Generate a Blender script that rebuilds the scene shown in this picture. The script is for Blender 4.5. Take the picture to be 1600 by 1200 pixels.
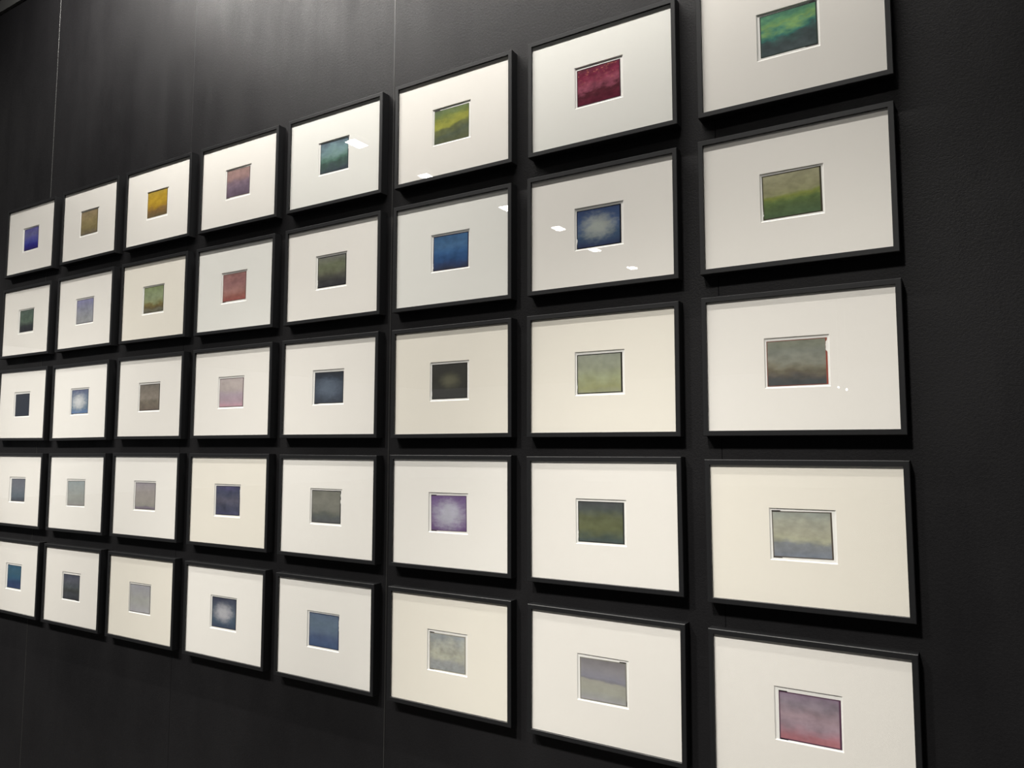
import bpy, bmesh, math, random
from mathutils import Matrix, Vector

# ---------------------------------------------------------------- scene
for o in list(bpy.data.objects):
    bpy.data.objects.remove(o, do_unlink=True)
scene = bpy.context.scene
col = scene.collection
random.seed(7)
Z0 = 1.74            # height of the middle row of pictures above the floor
WALL_Y = 0.0218      # face of the wall; the picture fronts lie in the plane y = 0

# camera -----------------------------------------------------------------
cam_data = bpy.data.cameras.new('camera')
cam_data.sensor_width = 36.0
cam_data.lens = 1191.98 / 1600.0 * 36.0
cam_data.clip_start = 0.02
cam = bpy.data.objects.new('camera', cam_data)
col.objects.link(cam)
yaw, pitch, roll = 0.55448, 0.08361, -0.00184
RM = (Matrix.Rotation(yaw, 3, 'Z') @ Matrix.Rotation(pitch, 3, 'X') @ Matrix.Rotation(roll, 3, 'Y'))
right, fwd, up = RM.col[0], RM.col[1], RM.col[2]
m = Matrix((right, up, -fwd)).transposed().to_4x4()
m.translation = Vector((0.25247, -1.27741, -0.14034 + Z0))
cam.matrix_world = m
scene.camera = cam

# world, exposure ----------------------------------------------------------
world = bpy.data.worlds.new('hall_air')
scene.world = world
world.use_nodes = True
bg = world.node_tree.nodes['Background']
bg.inputs['Color'].default_value = (0.95, 0.97, 1.0, 1)
bg.inputs['Strength'].default_value = 0.19
scene.view_settings.view_transform = 'Standard'
scene.view_settings.look = 'None'
scene.view_settings.gamma = 1.0
scene.view_settings.use_curve_mapping = False
scene.view_settings.exposure = 0.12


def spot(name, loc, target, power, angle, blend, radius, color=(1.0, 0.968, 0.905)):
    ld = bpy.data.lights.new(name, 'SPOT')
    ld.energy = power
    ld.color = color
    ld.spot_size = math.radians(angle)
    ld.spot_blend = blend
    ld.shadow_soft_size = radius
    o = bpy.data.objects.new(name, ld)
    col.objects.link(o)
    o.location = (loc[0], loc[1], loc[2] + Z0)
    dv = Vector((target[0] - loc[0], target[1] - loc[1], target[2] - loc[2]))
    o.rotation_euler = dv.to_track_quat('-Z', 'Y').to_euler()
    return o


# one unseen strip in place of spots on short arms over the wall's top edge: it washes the bare wall and the top row
def strip(name, x0, x1, y, z, aim, power, spread):
    ld = bpy.data.lights.new(name, 'AREA')
    ld.shape = 'RECTANGLE'
    ld.size = x1 - x0
    ld.size_y = 0.03
    ld.energy = power
    ld.spread = math.radians(spread)
    ld.color = (1.0, 0.965, 0.91)
    o = bpy.data.objects.new(name, ld)
    col.objects.link(o)
    o.location = ((x0 + x1) / 2, y, z + Z0)
    o.rotation_euler = Vector((0.0, 1.0, -math.tan(math.radians(aim)))).to_track_quat('-Z', 'Y').to_euler()
    return o


strip('wall_wash_strip', -2.3, 0.15, -0.45, 1.6, 52.0, 54.0, 150.0)
spot('arm_lamp', (-1.75, -0.45, 1.55), (-1.4, 0.0, 0.9), 14.0, 84, 1.0, 0.03)
# added spots further out, with no known fixture, that light the lower rows
for lx, tx, tz, pw in ((-4.5, -3.2, -0.76, 410.0), (-3.6, -2.45, -0.94, 365.0), (-2.75, -1.55, -1.22, 380.0),
                       (-1.65, -0.62, -1.34, 350.0), (-0.45, 0.30, -1.36, 500.0)):
    spot('fill_spot', (lx, -2.4, 2.4), (tx, 0.0, tz), pw, 38, 0.7, 0.15)
spot('fill_spot', (-4.0, -2.4, 2.4), (-2.75, 0.0, 0.62), 110.0, 24, 1.0, 0.12)  # added spot to brighten the left end of the top row


# ---------------------------------------------------------------- helpers
def srgb(c):
    out = []
    for v in c:
        v = v / 255.0
        out.append(v / 12.92 if v <= 0.04045 else ((v + 0.055) / 1.055) ** 2.4)
    return out


def new_mat(name):
    mt = bpy.data.materials.new(name)
    mt.use_nodes = True
    nt = mt.node_tree
    b = nt.nodes['Principled BSDF']
    return mt, nt, b


def mesh_obj(name, bm, mat=None, parent=None, loc=None):
    me = bpy.data.meshes.new(name)
    bm.normal_update()
    bm.to_mesh(me)
    bm.free()
    if mat:
        me.materials.append(mat)
    o = bpy.data.objects.new(name, me)
    col.objects.link(o)
    if parent:
        o.parent = parent
    if loc:
        o.location = loc
    return o


def box(bm, x0, x1, y0, y1, z0, z1):
    v = [bm.verts.new(c) for c in ((x0, y0, z0), (x1, y0, z0), (x1, y1, z0), (x0, y1, z0),
                                   (x0, y0, z1), (x1, y0, z1), (x1, y1, z1), (x0, y1, z1))]
    for f in ((0, 1, 5, 4), (1, 2, 6, 5), (2, 3, 7, 6), (3, 0, 4, 7), (4, 5, 6, 7), (3, 2, 1, 0)):
        bm.faces.new([v[i] for i in f])


def N(nt, kind, **kw):
    n = nt.nodes.new(kind)
    for k, v in kw.items():
        setattr(n, k, v)
    return n


def math_node(nt, op, a, b=None, c=None, clamp=False):
    n = nt.nodes.new('ShaderNodeMath')
    n.operation = op
    n.use_clamp = clamp
    for i, v in enumerate((a, b, c)):
        if v is None:
            continue
        if isinstance(v, (int, float)):
            n.inputs[i].default_value = v
        else:
            nt.links.new(v, n.inputs[i])
    return n.outputs[0]


def mix_col(nt, fac, a, b, blend='MIX'):
    n = nt.nodes.new('ShaderNodeMix')
    n.data_type = 'RGBA'
    n.blend_type = blend
    n.clamp_factor = True
    for idx, v in ((0, fac), (6, a), (7, b)):
        if isinstance(v, (int, float)):
            n.inputs[idx].default_value = v
        elif isinstance(v, (tuple, list)):
            n.inputs[idx].default_value = (v[0], v[1], v[2], 1)
        else:
            nt.links.new(v, n.inputs[idx])
    return n.outputs[2]


def noise(nt, vec, scale, detail=3.0, rough=0.55, seed=0.0):
    n = nt.nodes.new('ShaderNodeTexNoise')
    n.noise_dimensions = '4D'
    n.inputs['Scale'].default_value = scale
    n.inputs['Detail'].default_value = detail
    n.inputs['Roughness'].default_value = rough
    n.inputs['W'].default_value = seed
    nt.links.new(vec, n.inputs['Vector'])
    return n.outputs['Fac']


# ---------------------------------------------------------------- materials
# matt black wall paint over a woven wallpaper, rolled on in vertical passes
WALL_M, nt, b = new_mat('black_wall_paint')
tc = N(nt, 'ShaderNodeTexCoord')
mp = N(nt, 'ShaderNodeMapping')
mp.inputs['Scale'].default_value = (1, 1, 0.24)
nt.links.new(tc.outputs['Object'], mp.inputs['Vector'])
mp2 = N(nt, 'ShaderNodeMapping')
mp2.inputs['Scale'].default_value = (1, 1, 2.2)
nt.links.new(tc.outputs['Object'], mp2.inputs['Vector'])
streak = noise(nt, mp.outputs[0], 14.0, 4.0, 0.6, 1.3)
blotch = noise(nt, tc.outputs['Object'], 3.0, 4.0, 0.6, 5.1)
grain = noise(nt, mp2.outputs[0], 330.0, 2.0, 0.6, 2.2)
speck = noise(nt, tc.outputs['Object'], 230.0, 4.0, 0.65, 3.7)
st = N(nt, 'ShaderNodeMapRange')
st.inputs['From Min'].default_value = 0.36
st.inputs['From Max'].default_value = 0.64
st.inputs['To Min'].default_value = 0.44
st.inputs['To Max'].default_value = 0.57
nt.links.new(streak, st.inputs['Value'])
rgh = math_node(nt, 'ADD', st.outputs[0], math_node(nt, 'MULTIPLY', math_node(nt, 'SUBTRACT', blotch, 0.5), 0.25))
rgh = math_node(nt, 'ADD', rgh, math_node(nt, 'MULTIPLY', math_node(nt, 'SUBTRACT', speck, 0.5), 0.45))
nt.links.new(rgh, b.inputs['Roughness'])
cr = N(nt, 'ShaderNodeValToRGB')
cr.color_ramp.elements[0].position = 0.3
cr.color_ramp.elements[0].color = (0.0068, 0.0066, 0.0073, 1)
cr.color_ramp.elements[1].position = 0.75
cr.color_ramp.elements[1].color = (0.0117, 0.0113, 0.0122, 1)
nt.links.new(math_node(nt, 'ADD', math_node(nt, 'MULTIPLY', blotch, 0.6), math_node(nt, 'MULTIPLY', grain, 0.4)), cr.inputs[0])
nt.links.new(cr.outputs[0], b.inputs['Base Color'])
bump = N(nt, 'ShaderNodeBump')
bump.inputs['Strength'].default_value = 0.6
bump.inputs['Distance'].default_value = 0.0007
nt.links.new(math_node(nt, 'ADD', math_node(nt, 'MULTIPLY', grain, 0.6), math_node(nt, 'MULTIPLY', speck, 1.1)), bump.inputs['Height'])
nt.links.new(bump.outputs[0], b.inputs['Normal'])

b.inputs['Specular IOR Level'].default_value = 0.13

# black stained wood of the picture frames
FRAME_M, nt, b = new_mat('black_frame_wood')
tc = N(nt, 'ShaderNodeTexCoord')
g1 = noise(nt, tc.outputs['Object'], 160.0, 3.0, 0.6, 0.4)
cr = N(nt, 'ShaderNodeValToRGB')
cr.color_ramp.elements[0].color = (0.0075, 0.0077, 0.0083, 1)
cr.color_ramp.elements[1].color = (0.0125, 0.0127, 0.0137, 1)
nt.links.new(g1, cr.inputs[0])
nt.links.new(cr.outputs[0], b.inputs['Base Color'])
b.inputs['Roughness'].default_value = 0.4
b.inputs['Specular IOR Level'].default_value = 0.3
bump = N(nt, 'ShaderNodeBump')
bump.inputs['Strength'].default_value = 0.12
bump.inputs['Distance'].default_value = 0.0006
nt.links.new(g1, bump.inputs['Height'])
nt.links.new(bump.outputs[0], b.inputs['Normal'])


def paper(name, c, rough=0.85):
    mt, nt, b = new_mat(name)
    tc = N(nt, 'ShaderNodeTexCoord')
    g = noise(nt, tc.outputs['Object'], 420.0, 2.0, 0.6, 0.0)
    k = mix_col(nt, g, tuple(v * 0.995 for v in c), tuple(min(1, v * 1.005) for v in c))
    nt.links.new(k, b.inputs['Base Color'])
    b.inputs['Roughness'].default_value = rough
    b.inputs['Specular IOR Level'].default_value = 0.2
    return mt


MAT_TONES = {
    'neutral': paper('mat_board_white', (0.81, 0.785, 0.745)),
    'warm': paper('mat_board_cream', (0.81, 0.775, 0.70)),
    'cool': paper('mat_board_cool_white', (0.79, 0.785, 0.75)),
    'bright': paper('mat_board_bright_white', (0.845, 0.823, 0.785)),
}
CORE_M = paper('mat_board_core', (0.88, 0.87, 0.84))
PRINT_M = paper('print_border_paper', (0.86, 0.85, 0.82), 0.5)
BACK_M = paper('backing_board', (0.30, 0.25, 0.19))
MARK_M, nt, b = new_mat('dark_emulsion_edge')
b.inputs['Base Color'].default_value = (0.012, 0.010, 0.011, 1)
b.inputs['Roughness'].default_value = 0.4

BEAD_M, nt, b = new_mat('painted_joint_filler')
b.inputs['Base Color'].default_value = (0.03, 0.03, 0.029, 1)
b.inputs['Roughness'].default_value = 0.42

# picture glass: clear, with the mirror reflection of a dielectric
GLASS_M = bpy.data.materials.new('picture_glass')
GLASS_M.use_nodes = True
nt = GLASS_M.node_tree
nt.nodes.remove(nt.nodes['Principled BSDF'])
tr = N(nt, 'ShaderNodeBsdfTransparent')
tr.inputs[0].default_value = (0.988, 0.988, 0.986, 1)
gl = N(nt, 'ShaderNodeBsdfGlossy')
gl.inputs['Roughness'].default_value = 0.0
fr = N(nt, 'ShaderNodeFresnel')
geo = N(nt, 'ShaderNodeNewGeometry')
ior = N(nt, 'ShaderNodeMapRange')      # the pane is thin: both faces reflect like air to glass
ior.inputs['To Min'].default_value = 1.45
ior.inputs['To Max'].default_value = 1.0 / 1.45
nt.links.new(geo.outputs['Backfacing'], ior.inputs['Value'])
nt.links.new(ior.outputs[0], fr.inputs['IOR'])
mx = N(nt, 'ShaderNodeMixShader')
nt.links.new(fr.outputs[0], mx.inputs[0])
nt.links.new(tr.outputs[0], mx.inputs[1])
nt.links.new(gl.outputs[0], mx.inputs[2])
nt.links.new(mx.outputs[0], nt.nodes['Material Output'].inputs[0])


def flat(name, c, rough=0.7):
    mt, nt, b = new_mat(name)
    tc = N(nt, 'ShaderNodeTexCoord')
    g = noise(nt, tc.outputs['Object'], 14.0, 4.0, 0.6, 0.0)
    nt.links.new(mix_col(nt, g, tuple(v * 0.85 for v in c), tuple(v * 1.15 for v in c)), b.inputs['Base Color'])
    b.inputs['Roughness'].default_value = rough
    return mt


FLOOR_M = flat('grey_hall_floor', (0.22, 0.21, 0.20), 0.6)
CEIL_M = flat('dark_hall_ceiling', (0.02, 0.02, 0.022), 0.9)
RAIL_M = flat('dark_grey_top_rail', (0.055, 0.056, 0.054), 0.6)

# ---------------------------------------------------------------- setting
TOP = 1.455 + Z0
bm = bmesh.new()
box(bm, -6.2, 3.2, WALL_Y + 0.012, WALL_Y + 0.09, 0, TOP)
wall = mesh_obj('wall_back', bm, WALL_M)
wall['kind'] = 'structure'
PW = 0.744
for k in range(-5, 7):
    filled = k in (0, 2)                 # joints that stand out as a light line
    x0 = -2.362 + k * PW + (0.0008 if filled else 0.0001)
    x1 = -2.362 + (k + 1) * PW - (0.0008 if k + 1 in (0, 2) else 0.0001)
    bm = bmesh.new()
    ch = 0.0012 if filled else 0.0002
    z0, z1 = 0.0, TOP
    y0, y1 = WALL_Y, WALL_Y + 0.012
    # board with a small chamfer on both long edges
    pr = [(x0, y1), (x0, y0 + ch), (x0 + ch, y0), (x1 - ch, y0), (x1, y0 + ch), (x1, y1)]
    lo = [bm.verts.new((x, y, z0)) for x, y in pr]
    hi = [bm.verts.new((x, y, z1)) for x, y in pr]
    for i in range(6):
        j = (i + 1) % 6
        bm.faces.new((lo[i], lo[j], hi[j], hi[i]))
    bm.faces.new(hi)
    bm.faces.new(lo[::-1])
    mesh_obj('wall_panel', bm, WALL_M, wall)
    if not filled:
        continue
    # thin half-round bead of filler over the joint at the left edge of the board
    bm = bmesh.new()
    xs = x0 - 0.0008
    pr = [(xs + 0.0013 * math.sin(a), WALL_Y + 0.0006 - 0.0013 * math.cos(a)) for a in [math.radians(d) for d in (-100, -60, -30, 0, 30, 60, 100)]]
    lo = [bm.verts.new((x, y, 0.0)) for x, y in pr]
    hi = [bm.verts.new((x, y, TOP)) for x, y in pr]
    for i in range(6):
        bm.faces.new((lo[i], lo[i + 1], hi[i + 1], hi[i]))
    bm.faces.new((lo[6], lo[0], hi[0], hi[6]))
    bm.faces.new(hi[::-1])
    bm.faces.new(lo)
    bmesh.ops.recalc_face_normals(bm, faces=bm.faces)
    mesh_obj('joint_bead', bm, BEAD_M, wall)
bm = bmesh.new()
box(bm, -6.2, 3.2, WALL_Y - 0.010, WALL_Y + 0.10, TOP, TOP + 0.045)
o = mesh_obj('trim_1', bm, RAIL_M)
o['kind'] = 'structure'
bm = bmesh.new()
box(bm, -26, 22, -32, 6, -0.05, 0.0)
o = mesh_obj('floor', bm, FLOOR_M)
o['kind'] = 'structure'
bm = bmesh.new()
box(bm, -26, 22, -32, 6, 3.06 + Z0, 3.12 + Z0)
o = mesh_obj('ceiling', bm, CEIL_M)
o['kind'] = 'structure'

# square hall lights in the ceiling, a row running away from the wall
LAMP_M = bpy.data.materials.new('lamp_diffuser')
LAMP_M.use_nodes = True
nt = LAMP_M.node_tree
nt.nodes.remove(nt.nodes['Principled BSDF'])
em = N(nt, 'ShaderNodeEmission')
em.inputs[0].default_value = (1.0, 0.94, 0.88, 1)
em.inputs[1].default_value = 45.0
nt.links.new(em.outputs[0], nt.nodes['Material Output'].inputs[0])
HOUS_M = flat('lamp_housing', (0.5, 0.5, 0.5), 0.5)
for i, (lx, ly) in enumerate(((-5.17, -4.40), (-5.15, -5.56), (-4.98, -7.03), (-4.84, -8.20), (-4.91, -9.56), (-4.88, -11.0))):
    root = bpy.data.objects.new('ceiling_light', None)
    col.objects.link(root)
    root.location = (lx, ly, 3.0 + Z0)
    root['label'] = ('square ceiling light mirrored in the picture glass, %s of the row'
                     % ('nearest', 'second', 'third', 'fourth', 'fifth', 'farthest')[i])
    root['category'] = 'ceiling light'
    root['group'] = 'square ceiling lights mirrored in the glass'
    bm = bmesh.new()
    box(bm, -0.08, 0.08, -0.115, 0.115, 0.006, 0.06)
    mesh_obj('housing', bm, HOUS_M, root)
    bm = bmesh.new()
    box(bm, -0.065, 0.065, -0.098, 0.098, 0.0, 0.006)
    mesh_obj('diffuser', bm, LAMP_M, root)

# two small pendant lamps far down the hall, seen as points in the glass
for i, (lx, ly, lz) in enumerate(((-2.04, -14.0, 1.00), (-1.90, -14.0, 0.95))):
    root = bpy.data.objects.new('pendant_lamp', None)
    col.objects.link(root)
    root.location = (lx, ly, lz + Z0)
    root['label'] = 'small pendant lamp far off, the %s of two points mirrored in the glass' % ('higher', 'lower')[i]
    root['category'] = 'lamp'
    root['group'] = 'pendant lamps mirrored in the glass'
    bm = bmesh.new()
    bmesh.ops.create_icosphere(bm, subdivisions=2, radius=0.02)
    mesh_obj('bulb', bm, LAMP_M, root)
    bm = bmesh.new()
    box(bm, -0.004, 0.004, -0.004, 0.004, 0.018, 3.06 - lz)
    mesh_obj('cord', bm, HOUS_M, root)

# ---------------------------------------------------------------- pictures
PX, PZ = 0.34814, 0.27735           # spacing of the hanging grid
FW, FH, FD = 0.310, 0.2375, 0.0215  # a frame
RAIL = 0.0088
# (column, row): hanging error x, z [mm] and turn; image centre x, z, width, height [mm]; tilt of the image
LAY = {
    (0, 0): (-2.0, 0.2, 0.0013, 0.8, 0.7, 90.2, 73.6, 0.0143),
    (1, 0): (1.5, 2.3, 0.0037, -3.8, 0.5, 92.6, 74.3, 0.0032),
    (2, 0): (2.4, 1.5, 0.0027, -3.5, 2.1, 93.1, 75.1, -0.0014),
    (3, 0): (3.5, -0.2, -0.0008, -1.6, 0.5, 91.9, 73.2, -0.0111),
    (4, 0): (0.6, -0.1, -0.0001, 0.3, 0.4, 91.9, 75.1, -0.0048),
    (5, 0): (0.7, 0.9, 0.0031, -1.2, -1.1, 91.7, 74.0, -0.0087),
    (6, 0): (0.7, 2.0, 0.0024, -1.4, -0.9, 91.3, 73.3, 0.0061),
    (7, 0): (0.4, 2.6, 0.0018, 0.2, 0.6, 92.0, 73.3, 0.0062),
    (0, 1): (-2.8, -1.1, 0.0013, 0.4, 1.4, 86.8, 72.8, 0.0078),
    (1, 1): (-1.0, 0.6, 0.0060, -1.5, -0.4, 92.8, 74.4, 0.0063),
    (2, 1): (0.7, 0.7, -0.0006, -0.3, 0.7, 92.0, 74.2, 0.0066),
    (3, 1): (0.7, -1.7, -0.0023, -0.6, 0.3, 91.1, 72.2, 0.0056),
    (4, 1): (0.9, -1.9, 0.0043, 0.2, -0.1, 92.3, 73.5, 0.0013),
    (5, 1): (0.3, -1.9, 0.0014, 0.0, -0.8, 92.3, 75.1, -0.0098),
    (6, 1): (-1.1, -1.0, -0.0005, -1.6, -1.0, 92.1, 74.2, 0.0035),
    (7, 1): (-0.9, 0.2, 0.0006, -0.8, 0.2, 93.7, 75.2, 0.0119),
    (0, 2): (0.8, -0.8, -0.0025, -0.9, -1.7, 88.5, 73.4, 0.0137),
    (1, 2): (-4.6, -1.6, 0.0075, -1.4, -0.0, 91.8, 73.9, 0.0035),
    (2, 2): (0.4, 0.6, 0.0005, -0.2, -0.8, 92.8, 73.6, 0.0063),
    (3, 2): (2.1, 0.8, 0.0015, -0.2, -0.4, 93.2, 73.9, 0.0004),
    (4, 2): (-1.0, 0.3, -0.0021, 0.7, -1.0, 92.5, 73.2, -0.0026),
    (5, 2): (1.1, -1.0, 0.0029, -1.2, -0.2, 91.4, 73.4, 0.0025),
    (6, 2): (-2.1, -1.3, -0.0016, -1.3, -0.7, 92.2, 73.7, 0.0072),
    (7, 2): (-0.7, -1.0, -0.0009, -0.8, -0.9, 93.8, 74.5, 0.0041),
    (0, 3): (-0.5, -1.8, 0.0006, 3.4, -0.5, 86.1, 73.0, 0.0129),
    (1, 3): (-1.1, -0.6, 0.0060, -0.9, -1.1, 93.2, 74.4, 0.0185),
    (2, 3): (-1.7, 2.0, 0.0025, 0.7, -0.1, 93.5, 73.6, 0.0023),
    (3, 3): (1.8, 2.3, 0.0012, -0.4, 0.3, 93.0, 73.5, 0.0071),
    (4, 3): (0.2, 1.1, -0.0007, -1.0, 0.3, 92.4, 74.3, 0.0031),
    (5, 3): (0.9, 3.0, 0.0027, 0.0, -0.5, 90.3, 72.4, 0.0163),
    (6, 3): (-1.8, 2.5, 0.0051, -1.0, -0.5, 92.4, 74.2, -0.0021),
    (7, 3): (0.7, -0.1, 0.0035, -1.8, 0.5, 91.1, 73.1, 0.0142),
    (0, 4): (8.1, -2.0, 0.0016, 0.2, -0.5, 85.1, 72.4, 0.0062),
    (1, 4): (-0.9, -1.3, 0.0063, -2.2, -1.6, 88.6, 73.0, 0.0082),
    (2, 4): (-3.4, -0.4, 0.0055, -1.8, -0.8, 94.2, 75.3, 0.0103),
    (3, 4): (0.8, -0.5, 0.0034, 0.1, 0.5, 92.8, 74.2, 0.0036),
    (4, 4): (-0.1, -0.7, 0.0032, 0.8, 0.4, 93.1, 74.7, 0.0008),
    (5, 4): (1.4, 0.3, 0.0034, -0.8, -1.3, 91.0, 73.1, 0.0071),
    (6, 4): (-0.5, -0.9, -0.0035, -0.5, -1.4, 91.7, 74.1, 0.0146),
    (7, 4): (1.0, -2.9, -0.0006, 1.1, -2.1, 91.6, 73.1, -0.0005),
}


def rail_mesh(name, length, horiz, sign):
    """one mitred frame rail, front in y = 0, outer face on the outside of the frame"""
    bm = bmesh.new()
    e = 0.0009
    # (distance in from the outer edge, depth)
    prof = [(0, FD), (0, e), (e, 0), (RAIL - 0.0005, 0), (RAIL, 0.0005), (RAIL, FD)]
    rings = []
    for s in (-1, 1):
        ring = []
        for dd, y in prof:
            al = s * (length / 2 - dd)
            ac = sign * ((FH if horiz else FW) / 2 - dd)
            ring.append(bm.verts.new((al, y, ac) if horiz else (ac, y, al)))
        rings.append(ring)
    n = len(prof)
    for i in range(n):
        j = (i + 1) % n
        bm.faces.new((rings[0][i], rings[0][j], rings[1][j], rings[1][i]))
    bm.faces.new(rings[0])
    bm.faces.new(rings[1][::-1])
    bmesh.ops.recalc_face_normals(bm, faces=bm.faces)
    me = bpy.data.meshes.new(name)
    bm.to_mesh(me)
    bm.free()
    me.materials.append(FRAME_M)
    return me


RAILS = [rail_mesh('rail', FW, True, 1), rail_mesh('rail', FW, True, -1),
         rail_mesh('rail', FH, False, -1), rail_mesh('rail', FH, False, 1)]

IW, IH = FW / 2 - RAIL, FH / 2 - RAIL
MAT_Y, MAT_B = 0.0042, 0.0060
# mat board with a bevelled window
WL, WR, WB, WT = -0.0515, 0.0500, -0.0415, 0.0415


def mat_mesh():
    bm = bmesh.new()
    i, j = IW - 0.0001, IH - 0.0001
    bv = 0.0017
    of = [bm.verts.new(c) for c in ((-i, MAT_Y, -j), (i, MAT_Y, -j), (i, MAT_Y, j), (-i, MAT_Y, j))]
    ob = [bm.verts.new((v.co.x, MAT_B, v.co.z)) for v in of]
    wf = [bm.verts.new(c) for c in ((WL, MAT_Y, WB), (WR, MAT_Y, WB), (WR, MAT_Y, WT), (WL, MAT_Y, WT))]
    wb = [bm.verts.new(c) for c in ((WL + bv, MAT_B, WB + bv), (WR - bv, MAT_B, WB + bv), (WR - bv, MAT_B, WT - bv), (WL + bv, MAT_B, WT - bv))]
    core = []
    for a in range(4):
        c = (a + 1) % 4
        bm.faces.new((of[a], of[c], wf[c], wf[a]))
        core.append(bm.faces.new((wf[a], wf[c], wb[c], wb[a])))
        bm.faces.new((wb[a], wb[c], ob[c], ob[a]))
        bm.faces.new((ob[a], ob[c], of[c], of[a]))
    bmesh.ops.recalc_face_normals(bm, faces=bm.faces)
    for f in core:
        f.material_index = 1
    me = bpy.data.meshes.new('mat_board')
    bm.to_mesh(me)
    bm.free()
    me.materials.append(MAT_TONES['neutral'])
    me.materials.append(CORE_M)
    return me


def box_mesh(name, mat, *a):
    bm = bmesh.new()
    box(bm, *a)
    me = bpy.data.meshes.new(name)
    bm.normal_update()
    bm.to_mesh(me)
    bm.free()
    me.materials.append(mat)
    return me


MAT_ME = mat_mesh()
GLASS_ME = box_mesh('glass', GLASS_M, -IW + 0.0001, IW - 0.0001, 0.0012, 0.0030, -IH + 0.0001, IH - 0.0001)
PRINT_ME = box_mesh('print_sheet', PRINT_M, -0.060, 0.060, 0.00602, 0.0064, -0.050, 0.050)
BACK_ME = box_mesh('backing_board', BACK_M, -IW + 0.0001, IW - 0.0001, 0.0066, 0.0200, -IH + 0.0001, IH - 0.0001)


def art_material(name, sp, seed):
    mt, nt, b = new_mat(name)
    tc = N(nt, 'ShaderNodeTexCoord')
    uvn = N(nt, 'ShaderNodeSeparateXYZ')
    nt.links.new(tc.outputs['UV'], uvn.inputs[0])
    u, v = uvn.outputs[0], uvn.outputs[1]
    mp = N(nt, 'ShaderNodeMapping')
    sx, sy = sp.get('stretch', (1.0, 1.6))
    mp.inputs['Scale'].default_value = (sx, sy, 1)
    nt.links.new(tc.outputs['UV'], mp.inputs['Vector'])
    n1 = noise(nt, mp.outputs[0], sp.get('nscale', 3.0), 4.0, 0.55, seed)
    n2 = noise(nt, mp.outputs[0], sp.get('nscale', 3.0) * 2.3, 4.0, 0.6, seed + 9.0)
    n3 = noise(nt, tc.outputs['UV'], sp.get('nscale', 3.0) * 1.3, 2.5, 0.5, seed + 31.0)
    # position from the top, tilted and pushed about by the brush
    t = math_node(nt, 'SUBTRACT', 1.0, v)
    t = math_node(nt, 'ADD', t, math_node(nt, 'MULTIPLY', math_node(nt, 'SUBTRACT', u, 0.5), sp.get('slope', 0.0)))
    t = math_node(nt, 'ADD', t, math_node(nt, 'MULTIPLY', math_node(nt, 'SUBTRACT', n1, 0.5), 1.6 * sp.get('warp', 0.22)))
    cr = N(nt, 'ShaderNodeValToRGB')
    el = cr.color_ramp.elements
    st = sp['stops']
    while len(el) < len(st):
        el.new(0.5)
    for e, (pos, c) in zip(el, st):
        e.position = pos
    for e, (pos, c) in zip(el, st):
        e.color = (*[sp.get('gain', 1.15) * q for q in srgb(c)], 1)
    nt.links.new(t, cr.inputs[0])
    out = cr.outputs[0]
    if 'glow' in sp:
        (cx, cy), (rx, ry), gc, ga = sp['glow']
        du = math_node(nt, 'DIVIDE', math_node(nt, 'SUBTRACT', u, cx), rx)
        dv = math_node(nt, 'DIVIDE', math_node(nt, 'SUBTRACT', v, cy), ry)
        rr = math_node(nt, 'SQRT', math_node(nt, 'ADD', math_node(nt, 'MULTIPLY', du, du), math_node(nt, 'MULTIPLY', dv, dv)))
        rr = math_node(nt, 'ADD', rr, math_node(nt, 'MULTIPLY', math_node(nt, 'SUBTRACT', n2, 0.5), 1.2 * sp.get('gwarp', 0.9)))
        mr = N(nt, 'ShaderNodeMapRange')
        mr.interpolation_type = 'SMOOTHSTEP'
        mr.inputs['From Min'].default_value = 1.15
        mr.inputs['From Max'].default_value = 0.15
        nt.links.new(rr, mr.inputs['Value'])
        out = mix_col(nt, math_node(nt, 'MULTIPLY', mr.outputs[0], ga), out, srgb(gc))
    for fl in sp.get('flecks', ()):
        # short strokes of another colour in a band of the picture
        c, lo, hi, thr, sc = fl
        nf = noise(nt, mp.outputs[0], sc, 5.0, 0.65, seed + 20.0)
        band = N(nt, 'ShaderNodeMapRange')
        band.interpolation_type = 'SMOOTHSTEP'
        nt.links.new(t, band.inputs['Value'])
        band.inputs['From Min'].default_value = hi
        band.inputs['From Max'].default_value = lo
        k = N(nt, 'ShaderNodeMapRange')
        nt.links.new(nf, k.inputs['Value'])
        k.inputs['From Min'].default_value = thr
        k.inputs['From Max'].default_value = thr + 0.10
        out = mix_col(nt, math_node(nt, 'MULTIPLY', math_node(nt, 'MULTIPLY', k.outputs[0], band.outputs[0]), 0.8), out, srgb(c))
    mo = sp.get('mott', 0.16 if 'glow' in sp else 0.26)
    gain = math_node(nt, 'ADD', math_node(nt, 'MULTIPLY', math_node(nt, 'SUBTRACT', math_node(nt, 'ADD', math_node(nt, 'MULTIPLY', n3, 0.65), math_node(nt, 'MULTIPLY', n2, 0.35)), 0.5), 5.0 * mo), 1.0)
    comb = N(nt, 'ShaderNodeCombineColor')
    for i in range(3):
        nt.links.new(gain, comb.inputs[i])
    out = mix_col(nt, 1.0, out, comb.outputs[0], 'MULTIPLY')
    # darker emulsion line round the image; r = extra on the right side
    ec, ew = srgb(sp['edge']), sp.get('ew', 0.0017)
    du = math_node(nt, 'MULTIPLY', u, 0.0925)
    dl = du
    dr = math_node(nt, 'SUBTRACT', 0.0925, du)
    dv0 = math_node(nt, 'MULTIPLY', v, 0.074)
    dtp = math_node(nt, 'SUBTRACT', 0.074, dv0)
    dmin = math_node(nt, 'MINIMUM', math_node(nt, 'MINIMUM', dl, math_node(nt, 'MULTIPLY', dr, sp.get('rk', 0.75))),
                     math_node(nt, 'MINIMUM', dv0, dtp))
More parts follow.
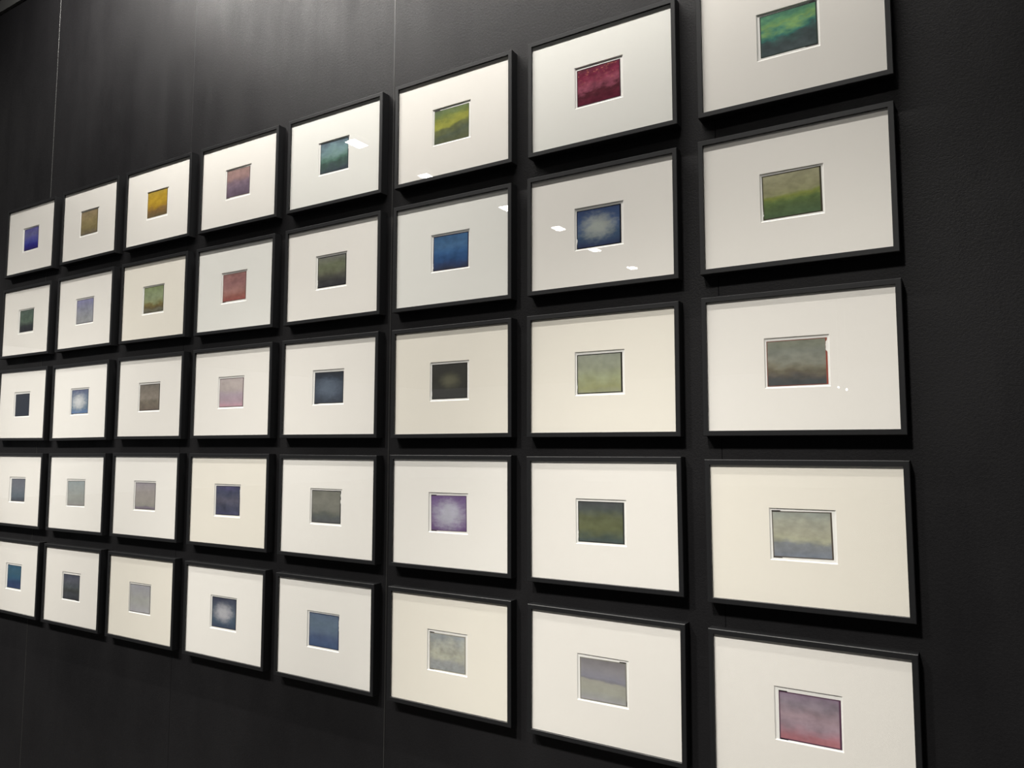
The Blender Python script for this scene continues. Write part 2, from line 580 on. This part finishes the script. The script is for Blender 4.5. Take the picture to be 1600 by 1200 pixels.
    mr = N(nt, 'ShaderNodeMapRange')
    mr.interpolation_type = 'SMOOTHSTEP'
    mr.inputs['From Min'].default_value = ew * 1.25
    mr.inputs['From Max'].default_value = ew * 0.75
    nt.links.new(dmin, mr.inputs['Value'])
    out = mix_col(nt, math_node(nt, 'MULTIPLY', mr.outputs[0], sp.get('ea', 1.0)), out, ec)
    if 'redge' in sp:
        mr2 = N(nt, 'ShaderNodeMapRange')
        mr2.inputs['From Min'].default_value = 0.0030
        mr2.inputs['From Max'].default_value = 0.0018
        nt.links.new(dr, mr2.inputs['Value'])
        out = mix_col(nt, mr2.outputs[0], out, srgb(sp['redge']))
    nt.links.new(out, b.inputs['Base Color'])
    b.inputs['Roughness'].default_value = 0.6
    b.inputs['Specular IOR Level'].default_value = 0.04
    return mt


def image_mesh(w, h, tilt, jag, rnd):
    """thin slab of the picture; one side may be ragged over a stretch"""
    pts = []

    def edge(a, c, side):
        res = [a]
        if jag and jag[0] == side:
            t0, t1, amp = jag[1:]
            n = 9
            for q in range(n + 1):
                t = t0 + (t1 - t0) * q / n
                k = amp * (rnd.random() if q not in (0, n) else 0)
                x = a[0] + (c[0] - a[0]) * t
                z = a[1] + (c[1] - a[1]) * t
                if side == 'L':
                    x += k
                else:
                    x -= k
                res.append((x, z))
        return res
    A, B, C, D = (-w / 2, h / 2), (-w / 2, -h / 2), (w / 2, -h / 2), (w / 2, h / 2)
    pts += edge(A, B, 'L')
    pts += [B]
    pts += edge(C, D, 'R')
    pts += [D]
    bm = bmesh.new()
    uvl = bm.loops.layers.uv.new('UVMap')
    fr = [bm.verts.new((x, 0.0, z)) for x, z in pts]
    bk = [bm.verts.new((x, 0.00022, z)) for x, z in pts]
    bm.faces.new(fr)
    n = len(pts)
    for i in range(n):
        j = (i + 1) % n
        bm.faces.new((fr[j], fr[i], bk[i], bk[j]))
    bmesh.ops.recalc_face_normals(bm, faces=bm.faces)
    for f in bm.faces:
        for lp in f.loops:
            lp[uvl].uv = (lp.vert.co.x / w + 0.5, lp.vert.co.z / h + 0.5)
    bmesh.ops.rotate(bm, verts=bm.verts, cent=(0, 0, 0), matrix=Matrix.Rotation(-tilt, 3, 'Y'))
    return bm


ROWN = ('top', 'second', 'middle', 'fourth', 'bottom')
COLN = ('leftmost', 'second from left', 'third from left', 'fourth from left',
        'fourth from right', 'third from right', 'second from right', 'rightmost')
ART = {
    (0, 0): dict(gain=1.0, d='violet blue sea under a paler sky', stops=((0, (95, 90, 150)), (.3, (106, 106, 148)), (.5, (90, 90, 156)), (.64, (72, 76, 152)), (.8, (46, 45, 126)), (1, (52, 42, 104))), edge=(30, 22, 60), warp=.18),
    (1, 0): dict(gain=1.0, d='plain olive beige haze', stops=((0, (146, 130, 104)), (.4, (148, 134, 98)), (.75, (132, 120, 85)), (1, (112, 103, 90))), edge=(74, 65, 50)),
    (2, 0): dict(gain=1.0, d='golden yellow sky over brown land', stops=((0, (176, 150, 68)), (.2, (179, 148, 52)), (.5, (173, 142, 50)), (.62, (164, 130, 50)), (.78, (128, 102, 66)), (1, (104, 90, 66))), edge=(94, 78, 46), warp=.3),
    (3, 0): dict(gain=1.0, d='dusky pink sky fading to mauve', stops=((0, (158, 130, 125)), (.3, (156, 128, 126)), (.5, (126, 108, 121)), (.7, (112, 98, 113)), (1, (98, 85, 100))), edge=(92, 80, 78), slope=.05, tabs=((-1, -1, 13, 1.2),)),
    (4, 0): dict(gain=1.0, d='pale teal cloud over dark green', stops=((0, (94, 108, 120)), (.22, (118, 144, 150)), (.42, (116, 142, 140)), (.58, (88, 118, 108)), (.72, (70, 90, 84)), (1, (64, 72, 80))), edge=(45, 52, 60), slope=.12, warp=.4, jag=('R', .62, .85, .0022), mat='cool'),
    (5, 0): dict(gain=1.0, d='acid green light above dark green hills', stops=((0, (102, 116, 84)), (.18, (114, 126, 74)), (.34, (146, 148, 72)), (.47, (152, 154, 74)), (.58, (104, 108, 70)), (.75, (86, 94, 78)), (1, (92, 97, 72))), edge=(76, 84, 66), ew=.0007, slope=.14, warp=.3, tabs=((-1, 1, 14, 1.3),)),
    (6, 0): dict(gain=0.9, d='crimson sky flecked with orange', stops=((0, (102, 46, 62)), (.22, (120, 40, 66)), (.42, (140, 70, 88)), (.56, (134, 70, 88)), (.68, (84, 36, 46)), (1, (94, 30, 50))), edge=(66, 38, 50), slope=.1, warp=.35, nscale=4.5, flecks=(((176, 110, 90), .15, .6, .56, 12.0),), mott=.4, mat='cool'),
    (7, 0): dict(gain=1.0, d='bright green cloud over slate dark sea', stops=((0, (84, 130, 108)), (.12, (100, 150, 112)), (.3, (128, 164, 106)), (.42, (96, 146, 118)), (.52, (68, 120, 114)), (.63, (74, 94, 92)), (.8, (72, 82, 84)), (1, (80, 90, 92))), edge=(58, 68, 64), slope=.12, warp=.55, mott=.3, tabs=((1, 1, 12, 1.0), (1, -1, 20, 1.0))),
    (0, 1): dict(d='dark bottle green over a black shore', stops=((0, (80, 92, 86)), (.55, (85, 99, 88)), (.62, (72, 80, 74)), (.7, (56, 60, 61)), (1, (52, 52, 58))), edge=(30, 28, 22), warp=.12),
    (1, 1): dict(d='pale lavender grey mist', stops=((0, (128, 128, 160)), (.4, (132, 134, 148)), (.7, (137, 139, 144)), (1, (138, 140, 142))), edge=(88, 80, 92)),
    (2, 1): dict(d='sage green sky over a brown stony shore', stops=((0, (122, 134, 98)), (.4, (131, 141, 112)), (.58, (134, 140, 106)), (.7, (112, 102, 66)), (.84, (94, 84, 62)), (.92, (102, 100, 86)), (1, (90, 88, 76))), edge=(68, 66, 50), warp=.25, mat='warm'),
    (3, 1): dict(d='plain dusty rose red', stops=((0, (134, 98, 95)), (.4, (142, 105, 104)), (.62, (149, 112, 107)), (.8, (142, 96, 88)), (1, (142, 82, 78))), edge=(108, 80, 74), tabs=((-1, -1, 12, 1.0),), mat='cool'),
    (4, 1): dict(gain=1.0, d='grey green sky over charcoal ground', stops=((0, (112, 112, 107)), (.3, (108, 113, 92)), (.5, (105, 108, 90)), (.65, (84, 84, 77)), (.8, (66, 66, 66)), (1, (60, 60, 64))), edge=(10, 9, 12), warp=.16, jag=('L', .72, .93, .0016)),
    (5, 1): dict(gain=1.25, d='deep sea blue', stops=((0, (56, 86, 120)), (.3, (66, 96, 130)), (.5, (56, 89, 130)), (.7, (46, 73, 112)), (.82, (46, 60, 92)), (1, (48, 52, 64))), edge=(46, 40, 56), warp=.2, jag=('L', .76, .95, .0012), mat='cool'),
    (6, 1): dict(gain=1.05, d='white glow in the middle of dark blue', stops=((0, (54, 68, 100)), (.4, (64, 84, 122)), (.7, (60, 80, 106)), (1, (50, 58, 86))), glow=((.48, .52), (.48, .40), (158, 164, 160), 1.0), edge=(12, 10, 18), jag=('L', .72, .9, .0020), rk=.6),
    (7, 1): dict(gain=1.25, d='khaki sky over a green hedge line', stops=((0, (141, 139, 114)), (.35, (132, 130, 103)), (.46, (132, 132, 100)), (.53, (116, 124, 66)), (.62, (84, 100, 62)), (.75, (77, 92, 62)), (1, (72, 90, 66))), edge=(66, 62, 52), warp=.16, slope=.04, nscale=4.0, jag=('L', .74, .93, .0016), rk=.6),
    (0, 2): dict(gain=0.9, d='plain blue black night', stops=((0, (42, 46, 58)), (.4, (38, 45, 56)), (1, (36, 43, 56))), edge=(14, 14, 18), mott=.12),
    (1, 2): dict(d='bright white cloud bursting in blue', stops=((0, (86, 92, 120)), (.4, (95, 112, 132)), (.75, (84, 106, 126)), (1, (88, 112, 150))), glow=((.44, .5), (.52, .42), (200, 202, 204), 1.0), edge=(68, 72, 84), mat='bright', tabs=((-1, -1, 12, .9),)),
    (2, 2): dict(d='smoky taupe brown haze', stops=((0, (104, 99, 92)), (.3, (119, 111, 101)), (.52, (129, 121, 111)), (.68, (108, 100, 88)), (1, (99, 89, 79))), edge=(54, 47, 42), rk=.6),
    (3, 2): dict(d='grey pink sky over lilac', stops=((0, (170, 160, 158)), (.4, (170, 160, 157)), (.55, (160, 147, 156)), (.8, (160, 141, 151)), (.93, (172, 140, 151)), (1, (176, 136, 146))), edge=(104, 86, 90), warp=.14, rk=.6, mott=.15),
    (4, 2): dict(gain=0.85, d='slate blue smoke on near black', stops=((0, (60, 63, 70)), (.3, (66, 74, 86)), (.7, (70, 78, 92)), (1, (62, 68, 78))), glow=((.48, .48), (.52, .42), (94, 105, 120), .9), edge=(44, 44, 48), tabs=((-1, -1, 13, 1.0),)),
    (5, 2): dict(gain=0.9, d='faint olive glow on soft black', stops=((0, (66, 66, 64)), (.5, (64, 64, 60)), (1, (66, 66, 64))), glow=((.52, .52), (.34, .27), (98, 97, 82), .95), gwarp=.6, edge=(28, 26, 24), mott=.1, jag=('L', .76, .93, .0010), mat='warm'),
    (6, 2): dict(gain=1.0, d='pale moss green fog', stops=((0, (142, 146, 134)), (.35, (148, 152, 133)), (.6, (155, 160, 130)), (.85, (151, 153, 113)), (1, (150, 152, 128))), edge=(24, 22, 18), rk=.55, mott=.18, stretch=(1.4, 1.2), jag=('L', .74, .92, .0011), mat='warm'),
    (7, 2): dict(d='grey storm cloud edged in rust red', stops=((0, (118, 121, 108)), (.28, (120, 123, 115)), (.46, (126, 127, 117)), (.58, (116, 113, 100)), (.7, (98, 93, 80)), (.8, (84, 80, 74)), (.9, (70, 72, 72)), (1, (66, 70, 70))), edge=(112, 62, 52), redge=(146, 72, 60), warp=.3, ew=.0012, jag=('R', .70, .97, .0026)),
    (0, 3): dict(gain=1.0, d='plain slate blue grey', stops=((0, (102, 104, 114)), (.4, (105, 109, 118)), (.75, (89, 99, 109)), (1, (82, 84, 92))), edge=(44, 44, 48), mott=.15),
    (1, 3): dict(gain=1.0, d='plain silver grey with a hint of green', stops=((0, (146, 156, 158)), (.3, (152, 158, 157)), (.6, (156, 159, 155)), (.85, (147, 149, 146)), (1, (152, 148, 148))), edge=(98, 95, 92), mott=.1, mat='bright'),
    (2, 3): dict(gain=1.0, d='warm silver grey with a mauve foot', stops=((0, (149, 143, 150)), (.3, (159, 153, 151)), (.7, (157, 152, 147)), (.86, (150, 149, 142)), (.93, (131, 123, 135)), (1, (128, 120, 132))), edge=(64, 58, 62), mott=.12, warp=.1, mat='bright'),
    (3, 3): dict(gain=0.95, d='mottled indigo with a ragged right edge', stops=((0, (78, 76, 108)), (.25, (76, 80, 100)), (.5, (87, 86, 100)), (.75, (72, 75, 92)), (1, (76, 76, 102))), edge=(44, 42, 50), mott=.4, jag=('R', .62, .90, .0016), mat='warm'),
    (4, 3): dict(gain=1.0, d='mid grey sky over a darker grey sea', stops=((0, (120, 120, 112)), (.4, (127, 127, 119)), (.62, (121, 121, 114)), (.74, (100, 103, 98)), (.85, (92, 96, 97)), (1, (93, 94, 95))), edge=(48, 46, 48), warp=.2, mott=.18, jag=('R', .60, .92, .0020), mat='bright'),
    (5, 3): dict(gain=0.9, d='white light breaking through purple', stops=((0, (116, 92, 140)), (.4, (132, 114, 152)), (.75, (122, 98, 140)), (1, (112, 90, 132))), glow=((.5, .46), (.56, .52), (184, 184, 196), .95), edge=(90, 74, 94), ew=.0014, tabs=((-1, 1, 14, 1.3), (-1, -1, 14, .9)), mat='bright'),
    (6, 3): dict(gain=0.95, d='dark olive light between dark slate bands', stops=((0, (80, 82, 85)), (.2, (84, 90, 86)), (.38, (97, 101, 78)), (.65, (100, 104, 76)), (.8, (90, 97, 80)), (.92, (75, 86, 84)), (1, (78, 82, 80))), edge=(48, 50, 50), warp=.2, rk=.6, jag=('L', .72, .92, .0010)),
    (7, 3): dict(gain=1.0, d='pale yellow grey sky over a blue grey sea', stops=((0, (148, 154, 148)), (.2, (162, 163, 150)), (.45, (166, 165, 148)), (.6, (170, 170, 149)), (.66, (150, 152, 142)), (.71, (132, 136, 140)), (.85, (126, 130, 136)), (1, (120, 128, 140))), edge=(100, 95, 90), redge=(86, 78, 70), warp=.22, tabs=((-1, 1, 14, 1.3), (-1, -1, 14, .9)), mat='warm'),
    (0, 4): dict(gain=1.0, d='petrol blue sinking to indigo', stops=((0, (60, 92, 116)), (.3, (68, 99, 117)), (.5, (61, 96, 120)), (.72, (55, 72, 104)), (1, (60, 72, 106))), edge=(24, 44, 58), warp=.15, tabs=((-1, 1, 13, 1.1),)),
    (1, 4): dict(gain=0.95, d='charcoal night sky over black water', stops=((0, (76, 80, 94)), (.25, (92, 94, 104)), (.5, (82, 88, 92)), (.66, (66, 68, 68)), (.8, (74, 77, 82)), (1, (62, 64, 70))), edge=(38, 38, 36), mott=.35, tabs=((1, -1, 16, 1.0),)),
    (2, 4): dict(gain=1.0, d='plain light silver grey', stops=((0, (160, 160, 168)), (.4, (160, 160, 160)), (.55, (166, 167, 163)), (1, (168, 167, 172))), edge=(98, 95, 92), mott=.12, rk=.6, mat='warm'),
    (3, 4): dict(gain=0.95, d='round white glow on blue black', stops=((0, (66, 68, 86)), (.4, (86, 96, 110)), (.8, (74, 90, 108)), (1, (70, 78, 98))), glow=((.47, .5), (.46, .38), (176, 176, 182), 1.0), edge=(10, 9, 12), gwarp=.8, rk=.6, ew=.0013, mat='bright'),
    (4, 4): dict(gain=1.0, d='steel blue sky over deeper blue', stops=((0, (98, 112, 134)), (.3, (103, 119, 136)), (.55, (98, 113, 134)), (.72, (82, 96, 126)), (1, (72, 90, 122))), edge=(44, 48, 74), mott=.15, jag=('R', .55, .90, .0012), mat='bright'),
    (5, 4): dict(gain=1.0, d='mottled pale grey storm cloud', stops=((0, (146, 152, 156)), (.3, (166, 167, 159)), (.6, (170, 170, 156)), (.8, (152, 154, 154)), (1, (150, 154, 155))), edge=(140, 136, 124), mott=.28, warp=.4, nscale=4.0, tabs=((-1, 1, 12, 1.3), (-1, -1, 12, .6)), mat='warm'),
    (6, 4): dict(gain=1.0, d='grey cloud with a sharp slanting horizon', stops=((0, (126, 122, 125)), (.25, (138, 136, 140)), (.44, (136, 135, 146)), (.49, (128, 127, 134)), (.53, (158, 157, 148)), (.75, (160, 160, 150)), (.9, (154, 155, 152)), (1, (160, 158, 162))), edge=(128, 126, 118), warp=.10, slope=-.06, mott=.12, tabs=((1, 1, 13, 1.2), (1, -1, 1.0, -9.0))),
    (7, 4): dict(gain=1.0, d='mauve mist over a rose pink shore', stops=((0, (132, 116, 133)), (.2, (139, 128, 138)), (.45, (160, 140, 148)), (.65, (155, 136, 146)), (.8, (164, 128, 138)), (.9, (166, 114, 122)), (1, (166, 112, 118))), edge=(84, 56, 76), rk=.6, warp=.22, tabs=((-1, 1, 13, 1.1), (-1, -1, 13, .9))),
}

for (c, r), sp in sorted(ART.items(), key=lambda kv: (kv[0][1], kv[0][0])):
    ox, oz, turn, cx, cz, w, h, tilt = LAY[c, r]
    rnd = random.Random(c * 31 + r * 7)
    root = bpy.data.objects.new('framed_picture', None)
    col.objects.link(root)
    root.empty_display_size = 0.05
    root.location = ((c - 7) * PX + ox / 1000, 0, Z0 + (2 - r) * PZ + oz / 1000)
    root.rotation_euler = (0, -turn, 0)
    root['label'] = 'framed %s, %s, %s row' % (sp['d'], COLN[c], ROWN[r])
    root['category'] = 'picture'
    root['group'] = 'framed pictures on the black wall'

    def part(name, me, parent=root):
        o = bpy.data.objects.new(name, me)
        col.objects.link(o)
        o.parent = parent
        return o
    for me in RAILS:
        part('rail', me)
    part('backing_board', BACK_ME)
    mo = part('mat_board', MAT_ME)
    mo.material_slots[0].link = 'OBJECT'
    mo.material_slots[0].material = MAT_TONES[sp.get('mat', 'neutral')]
    part('glass', GLASS_ME)
    pr = part('print_sheet', PRINT_ME)
    im = mesh_obj('image', image_mesh(w / 1000, h / 1000, tilt, sp.get('jag'), rnd),
                  art_material('painting_%s' % sp['d'].replace(' ', '_'), sp, c * 3.7 + r * 11.3), pr)
    im.location = (cx / 1000, 0.0058, cz / 1000)
    for (tx, tz, tw, th) in sp.get('tabs', ()):
        # dark tab of emulsion standing out past the image edge; tx, tz in image halves
        bm = bmesh.new()
        x0 = tx * w / 2000 - (tw / 1000 if tx > 0 else 0)
        zc = tz * h / 2000
        z0, z1 = (zc - 0.0004, zc + th / 1000) if tz > 0 else (zc - th / 1000, zc + 0.0004)
        box(bm, x0, x0 + tw / 1000, -0.00004, 0.00022, z0, z1)
        bmesh.ops.rotate(bm, verts=bm.verts, cent=(0, 0, 0), matrix=Matrix.Rotation(-tilt, 3, 'Y'))
        mk = mesh_obj('edge_mark', bm, MARK_M, pr)
        mk.location = im.location
